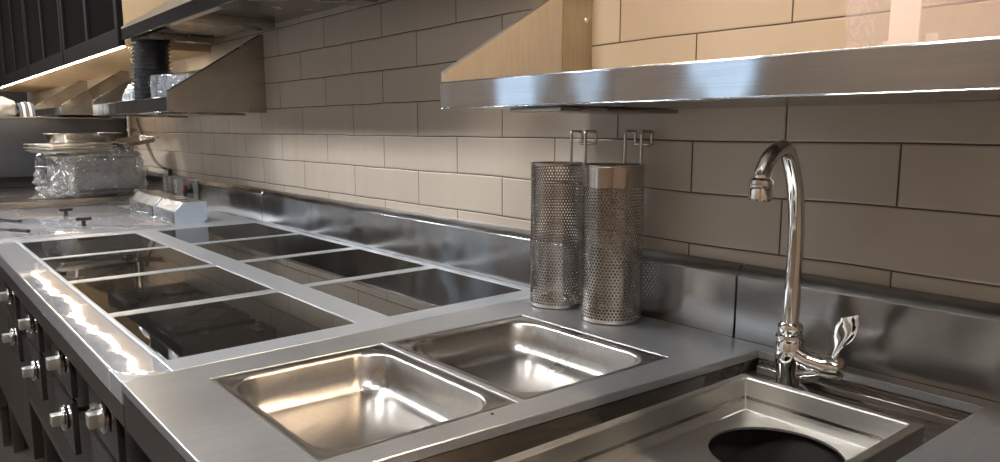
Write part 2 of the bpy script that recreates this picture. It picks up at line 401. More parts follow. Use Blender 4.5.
# two long steel boxes with chamfered front
def steel_box(x0, x1, label):
    t = thing('steel_box', label, 'box', ((x0 + x1) / 2, -.205, ZC))
    z0 = ZC + .0005; prof = [(-.155, z0 + .010), (-.155, z0 + .069), (-.228, z0 + .069), (-.257, z0 + .040), (-.257, z0 + .003), (-.250, z0), (-.170, z0)]
    b = NB(); prism(b, [(x0, y, z) for y, z in prof], (x1 - x0, 0, 0)); obj('body', b, 'shelf', t, bev=.0015)
    pr2 = [(y * .996 - .0008, z) for y, z in prof]
    b = NB(); prism(b, [(x1 + .0003, y, z) for y, z in prof], (.002, 0, 0)); obj('end_plate', b, 'bluealu', t, label='pale blue-grey end plate')
    b = NB(); n = 14; rows = []
    for i in range(n + 1):
        x = x0 + .006 + (x1 - x0 - .012) * i / n
        rows.append([Vector((x, -.2602 + .0022 * math.sin(i * 2.3 + j * 1.7) - .012 * (j == 0), z0 + .004 + .036 * j / 4 + .002 * math.sin(i * 1.9 + j))) for j in range(5)])
    loft(b, rows, closed=False); obj('loose_film', b, 'film', t)
    return t
steel_box(-.325, -.112, 'long low steel box with chamfered front edge, nearer the black glass plates')
steel_box(-.655, -.345, 'long low steel box with chamfered front edge, nearer the film-wrapped pan')

# switch panel on the splashback
t = thing('switch_panel', 'grey switch panel with a black knob and pale symbols behind the steel boxes', 'switch panel', (-.82, -.021, .09))
b = NB(); box(b, -1.05, -.60, -.0245, -.0205, .048, .136, .001); obj('plate', b, 'greyplate', t)
b = NB(); lathe(b, [(.036, 0), (.034, .006), (.026, .014), (.024, .022), (.015, .024)], (-.690, -.0246, .086), 28, (0, -1, 0)); kb = obj('knob', b, 'black', t)
b = NB(); box(b, -.696, -.684, -.0505, -.0487, .092, .118, .0005); obj('pointer', b, 'red', kb, label='red-pink pointer mark')
b = NB(); box(b, -.712, -.668, -.0275, -.0247, .124, .131); obj('warning_mark', b, 'red', t, label='red-pink mark above the knob')
def stroke(b, pts, w=.003):
    for (x0, z0), (x1, z1) in zip(pts, pts[1:]):
        d = Vector((x1 - x0, 0, z1 - z0)).normalized(); nn = Vector((d.z, 0, -d.x)) * w
        a = Vector((x0, -.0247, z0)); c = Vector((x1, -.0247, z1)); prism(b, [a - nn, a + nn, c + nn, c - nn], (0, -.0012, 0))
for x, z in ((-1.02, .112), (-1.02, .078), (-.95, .114), (-.95, .082), (-.87, .108), (-.87, .078)):
    b = NB(); stroke(b, [(x - .018, z - .012), (x - .018, z + .012), (x + .012, z + .012)]); stroke(b, [(x - .018, z), (x + .008, z), (x + .008, z - .012)])
    obj('printed_symbol', b, 'symbol', t)

# ------------------------------------------------------------------ noodle station (bain marie) and sink surround
def kx(k): return lambda x, y: (x + k * (y + .17) if x > 1.4 else x, y)
ns = thing('noodle_station', 'steel worktop unit holding two square pans, the basket pair and the sink recess', 'counter', (1.75, -.4, FLOOR))
def nfx(x, y):
    if x < 1.4: return (x, y)
    k = .05
    if abs(x - 1.792) < .001: k = .092
    return (x + k * (y + .17), y)
b = NB()
plate(b, [1.3635, 1.446, 1.740, 1.792, 2.068, 2.128], [-.755, -.71, -.669, -.430, -.421, -.168, -.047, -.021],
      {(1, 2), (1, 4)} | {(3, j) for j in range(1, 6)}, ZC, .012, nfx)
obj('worktop', b, 'noodle', ns, bev=.0012)
# recess: walls and channel floor
b = NB()
ZR = .004
def q(x, y, z, k=.05): return Vector((x + k * (y + .17), y, z))
rec = [(1.792, -.71, .092), (2.068, -.71, .05), (2.068, -.047, .05), (1.792, -.047, .092)]
cell = {(1, 1)}
def cfx(x, y):
    k = .092 if abs(x - 1.792) < .001 else .05
    return (x + k * (y + .17), y)
plate(b, [1.792, 1.846, 2.034, 2.068], [-.71, -.677, -.153, -.047], {(1, 1)}, ZR, .004, cfx)
for (i, j) in ((0, 1), (1, 2), (2, 3), (3, 0)):
    A = q(rec[i][0], rec[i][1], ZR, rec[i][2]); B_ = q(rec[j][0], rec[j][1], ZR, rec[j][2])
    d = (B_ - A).normalized(); n = Vector((d.y, -d.x, 0)) * .0015
    prism(b, [A, B_, B_ + n, A + n], (0, 0, ZC - .0125 - ZR))
obj('recess_channel', b, 'frame_dk', ns)
# raised ledge at the back and the right of the recess
b = NB(); prism(b, [q(1.8, -.0485, ZR + .0002), q(2.066, -.0485, ZR + .0002), q(2.066, -.066, ZR + .0002), q(1.806, -.066, ZR + .0002)], (0, 0, .010)); obj('rear_ledge', b, 'frame_dk', ns, bev=.001)
b = NB(); box(b, 1.366, 2.12, -.754, -.744, -.03, ZC - .0125); obj('apron', b, 'apron', ns)
b = NB(); box(b, 1.366, 2.12, -.70, -.69, -.62, -.032); obj('front_panel', b, 'panel', ns)
for x in (1.366, 2.106):
    b = NB(); box(b, x, x + .014, -.69, -.03, -.62, .0); obj('side_panel', b, 'panel', ns)
b = NB(); box(b, 1.38, 2.105, -.69, -.03, -.62, -.60); box(b, 1.38, 2.105, -.04, -.03, -.60, .0); obj('lining', b, 'void', ns)
for x in (1.40, 2.08):
    for y in (-.66, -.06):
        b = NB(); box(b, x - .018, x + .018, y - .018, y + .018, FLOOR, -.62, .002); obj('leg', b, 'apron', ns)
# small pin on the worktop strip
b = NB(); lathe(b, [(.0022, 0), (.0022, .0006)], (1.735, -.475, ZC + .0001), 10); obj('rivet', b, 'black', ns)

def pan(y0, y1, label):
    x0, x1 = 1.4475, 1.7385
    t = thing('food_pan', label, 'pan', ((x0 + x1) / 2, (y0 + y1) / 2, -.05))
    b = NB(); h = .052; z = ZC - .0025; f = .011; r = .040
    L_ = [rrect(x0, x1, y0, y1, .004, z - .004, 7), rrect(x0, x1, y0, y1, .004, z, 7), rrect(x0 + .003, x1 - .003, y0 + .003, y1 - .003, .006, z + .0012, 7),
          rrect(x0 + .007, x1 - .007, y0 + .007, y1 - .007, .010, z - .0006, 7),
          rrect(x0 + f, x1 - f, y0 + f, y1 - f, r, z - .0012, 7), rrect(x0 + f + .0025, x1 - f - .0025, y0 + f + .0025, y1 - f - .0025, r, z - .005, 7)]
    f2 = f + .005; L_.append(rrect(x0 + f2, x1 - f2, y0 + f2, y1 - f2, r * .95, z - h + .022, 7))
    for k in range(1, 6):
        a = PI / 2 * k / 5; ins = f2 + .0015 + .022 * (1 - math.cos(a))
        L_.append(rrect(x0 + ins, x1 - ins, y0 + ins, y1 - ins, max(r * .95 - .022 * (1 - math.cos(a)), .01), z - h + .022 * (1 - math.sin(a)), 7))
    rows = loft(b, L_)
    ins += .03; last = rows[-1]
    ctr = rrect(x0 + ins, x1 - ins, y0 + ins, y1 - ins, .02, z - h - .0006, 7)
    nv = [b.verts.new(p) for p in ctr]
    for i in range(len(nv)): b.faces.new((last[i], last[(i + 1) % len(nv)], nv[(i + 1) % len(nv)], nv[i]))
    b.faces.new(nv)
    skew(b); o = obj('basin', b, 'pan', t, angle=50)
    s = o.modifiers.new('sol', 'SOLIDIFY'); s.thickness = .0009; s.offset = 0
    return t
pan(-.6675, -.4315, 'square deep steel pan set in the worktop, the front one nearer the camera')
pan(-.4195, -.1695, 'square deep steel pan set in the worktop beside the strainer baskets, the rear one')

# drop-in tray with round holes
t = thing('perforated_sink_tray', 'deep rectangular steel tray with large round holes, set in the recess below the tap', 'sink tray', (1.94, -.4, -.01))
b = NB(); x0, x1, y0, y1 = 1.833, 2.046, -.69, -.140; zt = .027; zf = -.014
L_ = [rrect(x0, x1, y0, y1, .003, ZR + .001, 3), rrect(x0, x1, y0, y1, .003, zt - .001, 3), rrect(x0 + .001, x1 - .001, y0 + .001, y1 - .001, .003, zt, 3),
      rrect(x0 + .010, x1 - .010, y0 + .010, y1 - .010, .003, zt, 3), rrect(x0 + .0115, x1 - .0115, y0 + .0115, y1 - .0115, .003, zt - .0015, 3),
      rrect(x0 + .013, x1 - .013, y0 + .013, y1 - .013, .004, zf + .0012, 3), rrect(x0 + .0145, x1 - .0145, y0 + .0145, y1 - .0145, .004, zf, 3)]
loft(b, L_); skew(b); obj('rim_and_walls', b, 'sink', t, angle=30)
# floor with round openings: strips between square and circle
b = NB(); xi0, xi1 = x0 + .0145, x1 - .0145; cxh = (xi0 + xi1) / 2 - .002; R_ = .069
ycs = [-.238, -.412, -.580]; yb = [y1 - .0145, -.325, -.496, y0 + .0145]
wall = []
for k, yc in enumerate(ycs):
    ya, yz = yb[k + 1], yb[k]; n = 48; o_ = []; inn = []; low = []
    for i in range(n):
        a = 2 * PI * i / n + PI / n; c_, s_ = math.cos(a), math.sin(a)
        tx = (xi1 - cxh if c_ > 0 else cxh - xi0) / max(abs(c_), 1e-6); ty = (yz - yc if s_ > 0 else yc - ya) / max(abs(s_), 1e-6); tt = min(tx, ty)
        o_.append(Vector((cxh + c_ * tt, yc + s_ * tt, zf))); inn.append(Vector((cxh + c_ * R_, yc + s_ * R_, zf))); low.append(Vector((cxh + c_ * R_, yc + s_ * R_, zf - .003)))
    for qx in (xi0, xi1):
        for qy in (ya, yz):
            m_ = min(range(n), key=lambda i: (o_[i].x - qx) ** 2 + (o_[i].y - qy) ** 2); o_[m_] = Vector((qx, qy, zf))
    loft(b, [o_, inn, low])
bmesh.ops.remove_doubles(b, verts=b.verts, dist=.0001)
skew(b); obj('perforated_floor', b, 'sink', t)
# dark boiling tank below the tray, a part of the station
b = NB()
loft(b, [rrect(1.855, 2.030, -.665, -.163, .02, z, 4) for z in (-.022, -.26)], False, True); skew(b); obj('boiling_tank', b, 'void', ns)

# ------------------------------------------------------------------ tap
FX, FY, FZ = 1.872, -.098, .0045
t = thing('kitchen_tap', 'tall chrome swan-neck tap with a lever handle standing behind the sink tray', 'tap', (FX, FY, FZ))
b = NB(); lathe(b, [(.026, 0), (.027, .003), (.024, .006), (.017, .009)], (FX, FY, FZ), 32); obj('base_flange', b, 'chrome', t)
b = NB()
body = [(FX + .010, FY, FZ + .008), (FX + .008, FY, FZ + .018), (FX + .001, FY, FZ + .030), (FX - .004, FY, FZ + .045), (FX - .003, FY, FZ + .060), (FX, FY, FZ + .072)]
tube(b, smooth_path([(FX, FY, FZ + .008), (FX, FY, FZ + .03), (FX, FY, FZ + .055), (FX, FY, FZ + .075)]), .0155, 20,
     radii=[.0150, .0145, .0140, .0135, .0135, .0138, .0142, .0150, .0160, .0165, .0170, .0172, .0170, .0165, .0155, .0145, .0135, .0125, .012][:19])
lathe(b, [(.0120, 0), (.0165, .002), (.0175, .006), (.0165, .010), (.0135, .012), (.0150, .016), (.0150, .022), (.0125, .026)], (FX, FY, FZ + .064), 28)
obj('body', b, 'chrome', t)
arm_d = Vector((1, .10, 0)).normalized()
b = NB(); A = Vector((FX, FY, FZ + .046))
tube(b, [A + arm_d * s + Vector((0, 0, z)) for s, z in ((0, .006), (.010, .004), (.018, .001), (.026, -.001), (.036, -.002), (.044, -.003))], .01, 20, radii=[.013, .0128, .0115, .0120, .0120, .0128])
tube(b, smooth_path([A + Vector((0, 0, -.022)), A + arm_d * .018 + Vector((0, 0, -.019)), A + arm_d * .034 + Vector((0, 0, -.014)), A + arm_d * .048 + Vector((0, 0, -.008))]), .0062, 12)
obj('side_arm', b, 'chrome', t)
b = NB(); E_ = A + arm_d * .044 - Vector((0, 0, .003)); lathe(b, [(.0130, 0), (.0158, .002), (.0158, .012), (.0140, .016), (.0135, .020), (.009, .023)], E_, 28, arm_d); vc = obj('valve_cap', b, 'chrome', t)
# lever: twisted paddle rising from the cap
b = NB(); base = E_ + arm_d * .010 + Vector((0, 0, .014)); rows = []
for i in range(13):
    s = i / 12; c = base + Vector((.006 * math.sin(s * 3.0) + .020 * s * s, -.010 * s, -.004 + .060 * s))
    w = .0050 + .0105 * math.sin(min(1, s * 1.25) * PI * .62) ** 2; w *= (1 if s < .9 else .75)
    an = -.5 + .5 * s; u = Vector((math.cos(an), math.sin(an), .0)); n = Vector((-u.y, u.x, 0)); th = .0042 * (1 - .55 * s)
    rows.append([c + u * (w * math.cos(k * PI / 6)) + n * (th * math.sin(k * PI / 6)) + Vector((0, 0, .004 * s * math.cos(k * PI / 6))) for k in range(12)])
loft(b, rows, True, True); obj('lever_handle', b, 'chrome', t)
# swan neck
top = FZ + .088; peak = .314
ang = Vector((.05, -1, 0)).normalized()
def sp(r, z): return Vector((FX, FY, z)) + ang * r
path = smooth_path([sp(0, top), sp(-.001, top + .05), sp(-.002, top + .10), sp(.002, top + .145), sp(.014, top + .184), sp(.038, peak - .003), sp(.062, peak - .003), sp(.082, peak - .013), sp(.0945, peak - .028), sp(.0965, peak - .037)], 7)
b = NB(); n = len(path); tube(b, path, .0092, 20, radii=[.0100 - .0004 * i / n for i in range(n)]); obj('spout', b, 'chrome', t)
dn = (path[-1] - path[-3]).normalized()
b = NB(); lathe(b, [(.0095, -.004), (.0130, -.001), (.0134, .004), (.0126, .006), (.0134, .008), (.0134, .020), (.0112, .022), (.009, .022), (.0088, .018)], path[-1], 28, dn); ae = obj('aerator', b, 'chrome', t)
b = NB(); lathe(b, [(.0086, .0190), (.0086, .0205)], path[-1], 24, dn); obj('aerator_screen', b, 'black', ae)

# ------------------------------------------------------------------ strainer baskets
def perforated(bm, r, z0, z1, cols, rows, hr, th=.0008):
    dz = (z1 - z0) / rows; da = 2 * PI / cols
    V8 = [(1, 0), (1, 1), (0, 1), (-1, 1), (-1, 0), (-1, -1), (0, -1), (1, -1)]
    for j in range(rows):
        zc = z0 + (j + .5) * dz
        for i in range(cols):
            ac = (i + .5 * (j % 2)) * da; R4 = [[], [], [], []]
            for k, (sx, sy) in enumerate(V8):
                a = ac + sx * da / 2; z = zc + sy * dz / 2; t8 = PI / 4 * k; a2 = ac + hr * math.cos(t8) / r; z2 = zc + hr * math.sin(t8)
                for m_, (aa, rr, zz) in enumerate(((a, r, z), (a2, r, z2), (a2, r - th, z2), (a, r - th, z))):
                    R4[m_].append(bm.verts.new((rr * math.cos(aa), rr * math.sin(aa), zz)))
            for m_ in range(3):
                p, q2 = R4[m_], R4[m_ + 1]
                for k in range(8): bm.faces.new((p[k], p[(k + 1) % 8], q2[(k + 1) % 8], q2[k]))
def basket(cx, cy, r, h, band, label):
    t = thing('strainer_basket', label, 'basket', (cx, cy, ZC))
    z0 = ZC + .0008
    b = NB(); perforated(b, r, z0 + .006, z0 + h - band, 54, int((h - band) / .0050), .00205)
    for v in b.verts: v.co += Vector((cx, cy, 0))
    bmesh.ops.remove_doubles(b, verts=b.verts, dist=.00002)
    obj('perforated_body', b, 'mesh', t, angle=50)
    b = NB(); lathe(b, [(r - .0012, h - band), (r + .0002, h - band), (r + .0002, h - .003), (r + .0014, h - .002), (r + .0014, h), (r - .0012, h), (r - .0012, h - band)], (cx, cy, z0), 64, cap=False); obj('rim_band', b, 'basket', t)
    b = NB(); lathe(b, [(r - .004, 0), (r + .0004, .001), (r + .0004, .007), (r - .001, .007), (r - .003, .002), (.0001, .002)], (cx, cy, z0), 64, cap=True); obj('base', b, 'basket', t)
    hx = cx + (.010 if r > .047 else .020); yb_ = cy + (.034 if r > .047 else .030); top = .332; zt_ = z0 + h - .02
    oy = min(yb_ + .026, -.003); s = .0165
    pts = [(hx - s, yb_, zt_), (hx - s, yb_, top), (hx - s, oy, top), (hx - s, oy, top - .021), (hx - s + .002, oy - .006, top - .021), (hx + s - .002, oy - .006, top - .021), (hx + s, oy, top - .021), (hx + s, oy, top), (hx + s, yb_, top), (hx + s, yb_, zt_)]
    b = NB(); tube(b, bend_path(pts, .005), .0026, 10); obj('hook_handle', b, 'basket', t)
    b = NB(); box(b, hx - s - .003, hx + s + .003, yb_ - .001, yb_ + .0008, zt_ - .004, zt_ + .006); obj('hook_bracket', b, 'basket', t)
    return t
basket(1.430, -.073, .0455, .247, .004, 'tall perforated steel strainer basket with no solid band, left of its pair')
basket(1.556, -.0735, .0485, .249, .034, 'tall perforated steel strainer basket with a solid band at its rim')

# ------------------------------------------------------------------ wall shelves
def gable(x, yf, z0, zf, zw, inward, parent, mat='shelf'):
    """triangular end panel with a folded edge along its slope"""
    b = NB(); th = .0016
    prism(b, [(x, yf, z0), (x, -.001, z0), (x, -.001, zw), (x, -.012, zw), (x, yf, zf)], (th * inward, 0, 0))
    prism(b, [(x, yf, zf), (x, -.012, zw), (x, -.012, zw - .003), (x, yf, zf - .003)], (.012 * inward, 0, 0))
    return obj('end_panel', b, mat, parent)
def shelf(x0, x1, z0, lip, zf, zw, label, mat='shelf', tipmat='shelf', sheet=0.0, yf=-.302):
    t = thing('wall_shelf', label, 'shelf', ((x0 + x1) / 2, -.15, z0))
    b = NB(); box(b, x0 + .002, x1 - .002, yf + .0012, -.001, z0 + sheet, z0 + sheet + .0014); obj('shelf_sheet', b, mat, t)
    b = NB(); box(b, x0, x1, yf, yf + .0012, z0, z0 + lip); box(b, x0, x1, yf, yf + .010, z0 + lip - .0002, z0 + lip + .0012)
    box(b, x0, x1, yf, yf + .022, z0 - .0012, z0 + .0); obj('front_lip', b, 'lip', t, bev=.0006)
    for x, s in ((x0, 1), (x1, -1)): gable(x, yf + .0022, z0 + .0005, zf, zw, s, t, tipmat)
    b = NB(); box(b, x0 + .002, x1 - .002, -.0025, -.001, z0 + sheet + .0015, z0 + sheet + .05); obj('wall_flange', b, mat, t)
    return t
M['stain'] = steel('stained_bracket_steel', (.50, .44, .33), .38, .2, (0, 0, 1), (30, 30, 3), stain=.6)
M['warmpanel'] = steel('warm_end_panel_steel', (.66, .62, .56), .36, .3, (0, 0, 1), (30, 30, 2), stain=.06)
sR = shelf(1.436, 3.3, .3665, .036, .418, .600, 'wide steel wall shelf with bright front lip, above the tap and the strainer baskets', tipmat='warmpanel', yf=-.323)
b = NB(); box(b, 1.4385, 1.4400, -.072, -.003, .372, .56); br = obj('bracket', b, 'stain', sR, label='stained bracket strip')
for z in (.432, .52):
    b = NB(); lathe(b, [(.0055, 0), (.0055, .0015), (.003, .004)], (1.4402, -.018, z), 12, (1, 0, 0)); obj('bolt', b, 'chrome', br)
for x in (1.53, 2.2, 2.9):
    b = NB(); box(b, x, x + .10, -.27, -.012, .3595, .3652, .001); obj('stiffener', b, 'shelf', sR)
sL = shelf(-.930, .042, .387, .042, .446, .630, 'steel wall shelf carrying the black bowl stack, with a tall triangular end panel')
for x in (-.8, -.2):
    b = NB(); box(b, x, x + .10, -.27, -.012, .3795, .3857, .001); obj('stiffener', b, 'shelf', sL)
sF = shelf(-2.52, -1.570, .400, .036, .446, .630, 'empty steel wall shelf farther left, under the strip light')
sH = shelf(-.420, 1.395, .630, .036, .675, .860, 'upper steel wall shelf with a dark front lip and ribbed underside', sheet=.024, tipmat='warmpanel')
for x in (-.45 + .06, .12, .70, 1.25):
    b = NB(); box(b, x, x + .085, -.288, -.03, .631, .6535, .002); obj('stiffener', b, 'shelf', sH)

# ------------------------------------------------------------------ wall cabinets with strip lights
def cabinet(x0, x1, doors, label, led, ledlabel, zb=.612):
    zt = 1.45
    t = thing('wall_cabinet', label, 'cabinet', ((x0 + x1) / 2, -.15, zb))
    b = NB(); box(b, x0, x1, -.287, -.001, zb, zt); obj('carcass', b, 'wood', t, smooth=False, bev=.001)
    for (a, c) in doors:
        b = NB(); w = .038
        mid = (a + c) / 2
        plate(b, [a, a + w, mid - w / 2, mid + w / 2, c - w, c], [zb, zb + .062, zt - .06, zt], {(1, 1), (3, 1)}, 0, .020)
        for v in b.verts: y, z = v.co.z, v.co.y; v.co.z = z; v.co.y = -.288 + (-y - .020)  # stand the frame up
        d = obj('door', b, 'cabframe', t, bev=.0015)
        b = NB()
        for g0, g1 in ((a + w + .0005, mid - w / 2 - .0005), (mid + w / 2 + .0005, c - w - .0005)): box(b, g0, g1, -.300, -.294, zb + .0625, zt - .0605)
        obj('glass', b, 'cabglass', d)
    s = thing('strip_light_rail', ledlabel, 'light', ((x0 + x1) / 2, -.30, zb))
    b = NB(); box(b, x0 + .01, x1 + .045, -.309, -.297, zb - .003, zb - .0005); obj('channel', b, 'alu', s)
    b = NB(); box(b, x0 + .01, x1 + .045, -.3065, -.2995, zb - .0052, zb - .0032); obj('diffuser', b, led, s)
cabinet(-4.30, -.432, [(-1.385, -.434), (-2.36, -1.40), (-3.335, -2.375), (-4.298, -3.35)],
        'dark framed wall cabinet with smoked glass doors above the strip light', 'led', 'glowing warm strip light along the bottom of the dark wall cabinet')
cabinet(1.45, 3.3, [(1.452, 2.36), (2.38, 3.298)],
        'dark framed wall cabinet above the right shelf, beyond the top of the photo', 'led2', 'warm strip light above the right shelf, beyond the top of the photo', zb=.70)

# ------------------------------------------------------------------ things on the shelves
# stack of black bowls in film
bx, by, bz = -.365, -.232, .3892
def one_bowl():
    b = NB(); lathe(b, [(.0001, .0), (.040, .0), (.0425, .003), (.060, .050), (.0665, .052), (.0665, .0545), (.0655, .0545), (.0595, .0525), (.0415, .0045), (.0001, .002)], (0, 0, 0), 40, cap=False)
    return b
proto = obj('takeout_bowl', one_bowl(), 'bowl')
for k in range(15):
    o = proto if k == 0 else proto.copy()
    if k: COL.objects.link(o)
    o.scale = (.92, .92, 1); o.location = (bx + .0010 * k, by + .0004 * k, bz + .0131 * k)
    tag(o, 'black plastic bowl in the tall nested stack on the left wall shelf', 'bowl', 'nested black bowls on the left wall shelf')
b = NB(); rows = []
for i in range(24):
    z = .0005 + .237 * i / 23; rows.append([Vector((bx + .0010 * 15 * i / 23, by, bz + z)) + Vector((math.cos(a), math.sin(a), 0)) * (.0635 + .0012 * noise.noise(Vector((math.cos(a) * 3, math.sin(a) * 3, z * 40)))) for a in [2 * PI * j / 40 for j in range(40)]])
loft(b, rows); tag(obj('film_sleeve', b, 'sleeve'), 'clear film sleeve around the tall stack of black bowls', 'film')
# clear lids in a pile, front right of the bowls
lx, ly = -.165, -.180
b = NB()
L_ = [rrect(-.095, .095, -.055, .055, .02, 0, 5), rrect(-.095, .095, -.055, .055, .02, .003, 5), rrect(-.088, .088, -.048, .048, .018, .0035, 5), rrect(-.082, .082, -.042, .042, .016, .009, 5), rrect(-.070, .070, -.030, .030, .012, .0092, 5)]
loft(b, L_, False, True)
lid = obj('takeout_tray', b, 'clear')
for k in range(12):
    o = lid if k == 0 else lid.copy()
    if k: COL.objects.link(o)
    o.location = (lx + .004 * math.sin(k * 2), ly + .003 * math.cos(k * 3), .3893 + .0096 * k); o.rotation_euler = (0, 0, math.radians(20 + 2 * math.sin(k)))
    tag(o, 'clear plastic takeout tray in the flat pile beside the black bowls', 'tray', 'clear trays piled beside the black bowls')
b = NB()
rows = [[Vector((lx, ly, .389)) + Vector((p.x * 1.08, p.y * 1.1, 0)) .to_3d() + Vector((0, 0, z + .003 * noise.noise(p * 30 + Vector((0, 0, z * 50))))) for p in [Matrix.Rotation(math.radians(20), 3, 'Z') @ v for v in rrect(-.097 - e_, .097 + e_, -.057 - e_, .057 + e_, .02, 0, 5)]] for z, e_ in ((.002, 0), (.03, .002), (.06, .001), (.09, .002), (.118, -.001), (.124, -.02), (.125, -.05))]
loft(b, rows, False, False); tag(obj('film_wrap', b, 'film'), 'clear film wrapped round the flat pile of clear takeout trays', 'film')
# bag of clear cups, front left of the bowls
cxu, cyu = -.30, -.288
b = NB(); lathe(b, [(.0001, 0), (.022, 0), (.028, .045), (.030, .0455), (.030, .0475), (.0275, .046), (.0215, .002), (.0001, .002)], (0, 0, 0), 28, cap=False)
cup = obj('clear_cup', b, 'clear')
for k in range(6):
    o = cup if k == 0 else cup.copy()
    if k: COL.objects.link(o)
    o.rotation_euler = (0, math.radians(90), math.radians(15)); o.location = (-.53 + .011 * k, -.255 + .003 * k, .4215)
    tag(o, 'clear plastic cup lying on its side at the front of the left wall shelf', 'cup', 'clear cups lying in front of the black bowls')

b = NB(); bmesh.ops.create_icosphere(b, subdivisions=4, radius=1)
for v in b.verts:
    d = v.co.copy(); v.co = Vector((d.x * .062, d.y * .040, d.z * .050)) * (1 + .25 * noise.noise(d * 2.5) + .08 * noise.noise(d * 8)) + Vector((-.485, -.250, .440))
for v in b.verts: v.co.z = max(v.co.z, .3890); v.co.y = max(v.co.y, -.296)
tag(obj('plastic_bag', b, 'clear', angle=20), 'crumpled clear bag around the clear cups at the shelf front, left of the bowls', 'bag')
# clear bag and cards behind the lip of the right shelf
t = thing('clear_package', 'clear plastic package of pale cards standing on the right shelf', 'package', (2.05, -.13, .3685))
b = NB(); box(b, 1.962, 2.60, -.20, -.06, .3685, .56, .006)
bmesh.ops.subdivide_edges(b, edges=b.edges, cuts=6, use_grid_fill=True)
for v in b.verts: v.co += Vector((0, 1, 0)) * .004 * noise.noise(v.co * 22) + Vector((0, 0, 1)) * .002 * noise.noise(v.co * 30)
for v in b.verts: v.co.z = max(v.co.z, .3682)
obj('bag', b, 'sheet', t)
for (x0_, x1_, z1_) in ((1.974, 1.984, .428), (1.985, 2.014, .55), (2.015, 2.026, .432)):
    b = NB(); yy = -.150 if z1_ > .5 else -.135; box(b, x0_, x1_, yy, yy + .004, .371, z1_, .0008); obj('card', b, 'paper', t)

# towel roll and white bag on top of the far partition
# ------------------------------------------------------------------ far counter, partition
fc = thing('far_counter', 'low dark steel counter at the far end holding the film-wrapped pan', 'counter', (-1.8, -.4, FLOOR))
b = NB(); box(b, -3.32, -.874, -.755, -.021, .030, .066, .002); obj('top', b, 'frame_dk', fc)
b = NB(); box(b, -3.30, -.876, -.72, -.03, -.70, .030); obj('body', b, 'panel', fc)
for x in (-3.2, -.93):
    for y in (-.68, -.08):
        b = NB(); box(b, x - .02, x + .02, y - .02, y + .02, FLOOR, -.70); obj('leg', b, 'apron', fc)
cu = thing('steel_cupboard', 'dark steel cupboard standing at the far end of the counter, behind the wrapped pan', 'cupboard', (-2.4, -.6, .07))
b = NB(); box(b, -3.3, -1.640, -1.15, -.022, .118, .382, .002); obj('body', b, 'darkwall', cu)
b = NB(); box(b, -3.31, -1.632, -1.16, -.022, .3825, .390, .001); obj('top_sheet', b, 'shelf', cu)
b = NB(); box(b, -3.25, -1.70, -1.10, -.03, .0665, .1175); obj('plinth', b, 'void', cu)
# bag on the cupboard
b = NB(); bmesh.ops.create_icosphere(b, subdivisions=4, radius=1)
for v in b.verts:
    d = v.co.copy(); v.co = Vector((d.x * .10, d.y * .085, max(d.z, -.75) * .058)); v.co *= 1 + .22 * noise.noise(d * 2.1) + .05 * noise.noise(d * 7)
    v.co += Vector((-2.05, -.50, .3902 + .046))
for v in b.verts: v.co.z = max(v.co.z, .3903)
tag(obj('white_bag', b, 'cloth'), 'crumpled white bag lying on top of the far dark cupboard', 'bag')
# striped towel roll
t = thing('folded_towel', 'folded grey and white striped towel standing beside the crumpled white bag', 'towel', (-2.03, -.38, .3902))
M['towel'] = plain('grey_towel', (.10, .10, .12), .95, bump=.003, bscale=60, var=.1)
for k in range(5):
    b = NB(); y0_ = -.415 + .013 * k; rr2 = .034 + .002 * k; pts = []
    for i in range(13):
        a = PI * i / 12; pts.append((-2.03 + .075 * math.cos(a), y0_, .392 + (.080 - .004 * abs(k - 2)) * math.sin(a)))
    inner = [(-2.03 + .045 * math.cos(PI * (12 - i) / 12), y0_, .392 + .050 * math.sin(PI * (12 - i) / 12)) for i in range(13)]
    prism(b, pts + inner, (0, .0125, 0)); obj('fold', b, 'towel' if k % 2 == 0 else 'cloth', t, bev=.004)

# film-wrapped deep pan with trays on top
wc = Vector((-1.05, -.300, .0665)); rz = math.radians(14); RM = Matrix.Rotation(rz, 3, 'Z')
t = thing('wrapped_pan', 'deep steel pan wrapped in crinkled clear film on the far counter', 'pan', wc)
def W(p): return wc + RM @ Vector(p)
b = NB()
loft(b, [[W(p) for p in rrect(-.105 * k, .105 * k, -.150 * k, .150 * k, .04, z, 6)] for k, z in ((.90, .003), (.97, .02), (1, .150), (1.06, .152), (1.06, .155), (.98, .153), (.9, .02))], True, True)
obj('pan', b, 'shelf', t)
b = NB(); rows = []
nz = 20
base_ = rrect(-.125, .125, -.170, .170, .06, 0, 18)
for i in range(nz):
    f = i / (nz - 1); z = .002 + .168 * f; rr_ = []
    for p in base_:
        d = Vector((p.x, p.y, 0)); k = 1.0 + .05 * math.sin(PI * f) - (.06 if f > .95 else 0)
        q0 = Vector((p.x * k, p.y * k, z))
        cr = noise.noise(Vector((p.x * 18, p.y * 18 + z * 22, z * 12))) * .012 + (abs(noise.noise(Vector((p.x * 45 + z * 30, p.y * 45, z * 40)))) - .25) * .030; q0.z += .006 * noise.noise(q0 * 70)
        q0 += d.normalized() * cr; rr_.append(W(q0))
    rows.append(rr_)
rows.append([W((p.x * .75, p.y * .8, .166 + .006 * noise.noise(p * 30))) for p in base_])
loft(b, rows, True, False); obj('film', b, 'film', t, angle=14)
b = NB()
tube(b, smooth_path([W((.06, -.17, .012)), W((.07, -.205, .010)), W((.05, -.232, .016)), W((.08, -.255, .010))]), .006, 8, radii=None)
for v in b.verts: v.co += Vector((1, 1, 1)) * .004 * noise.noise(v.co * 60)
obj('film_tail', b, 'film', t)
b = NB(); bmesh.ops.create_icosphere(b, subdivisions=4, radius=1)
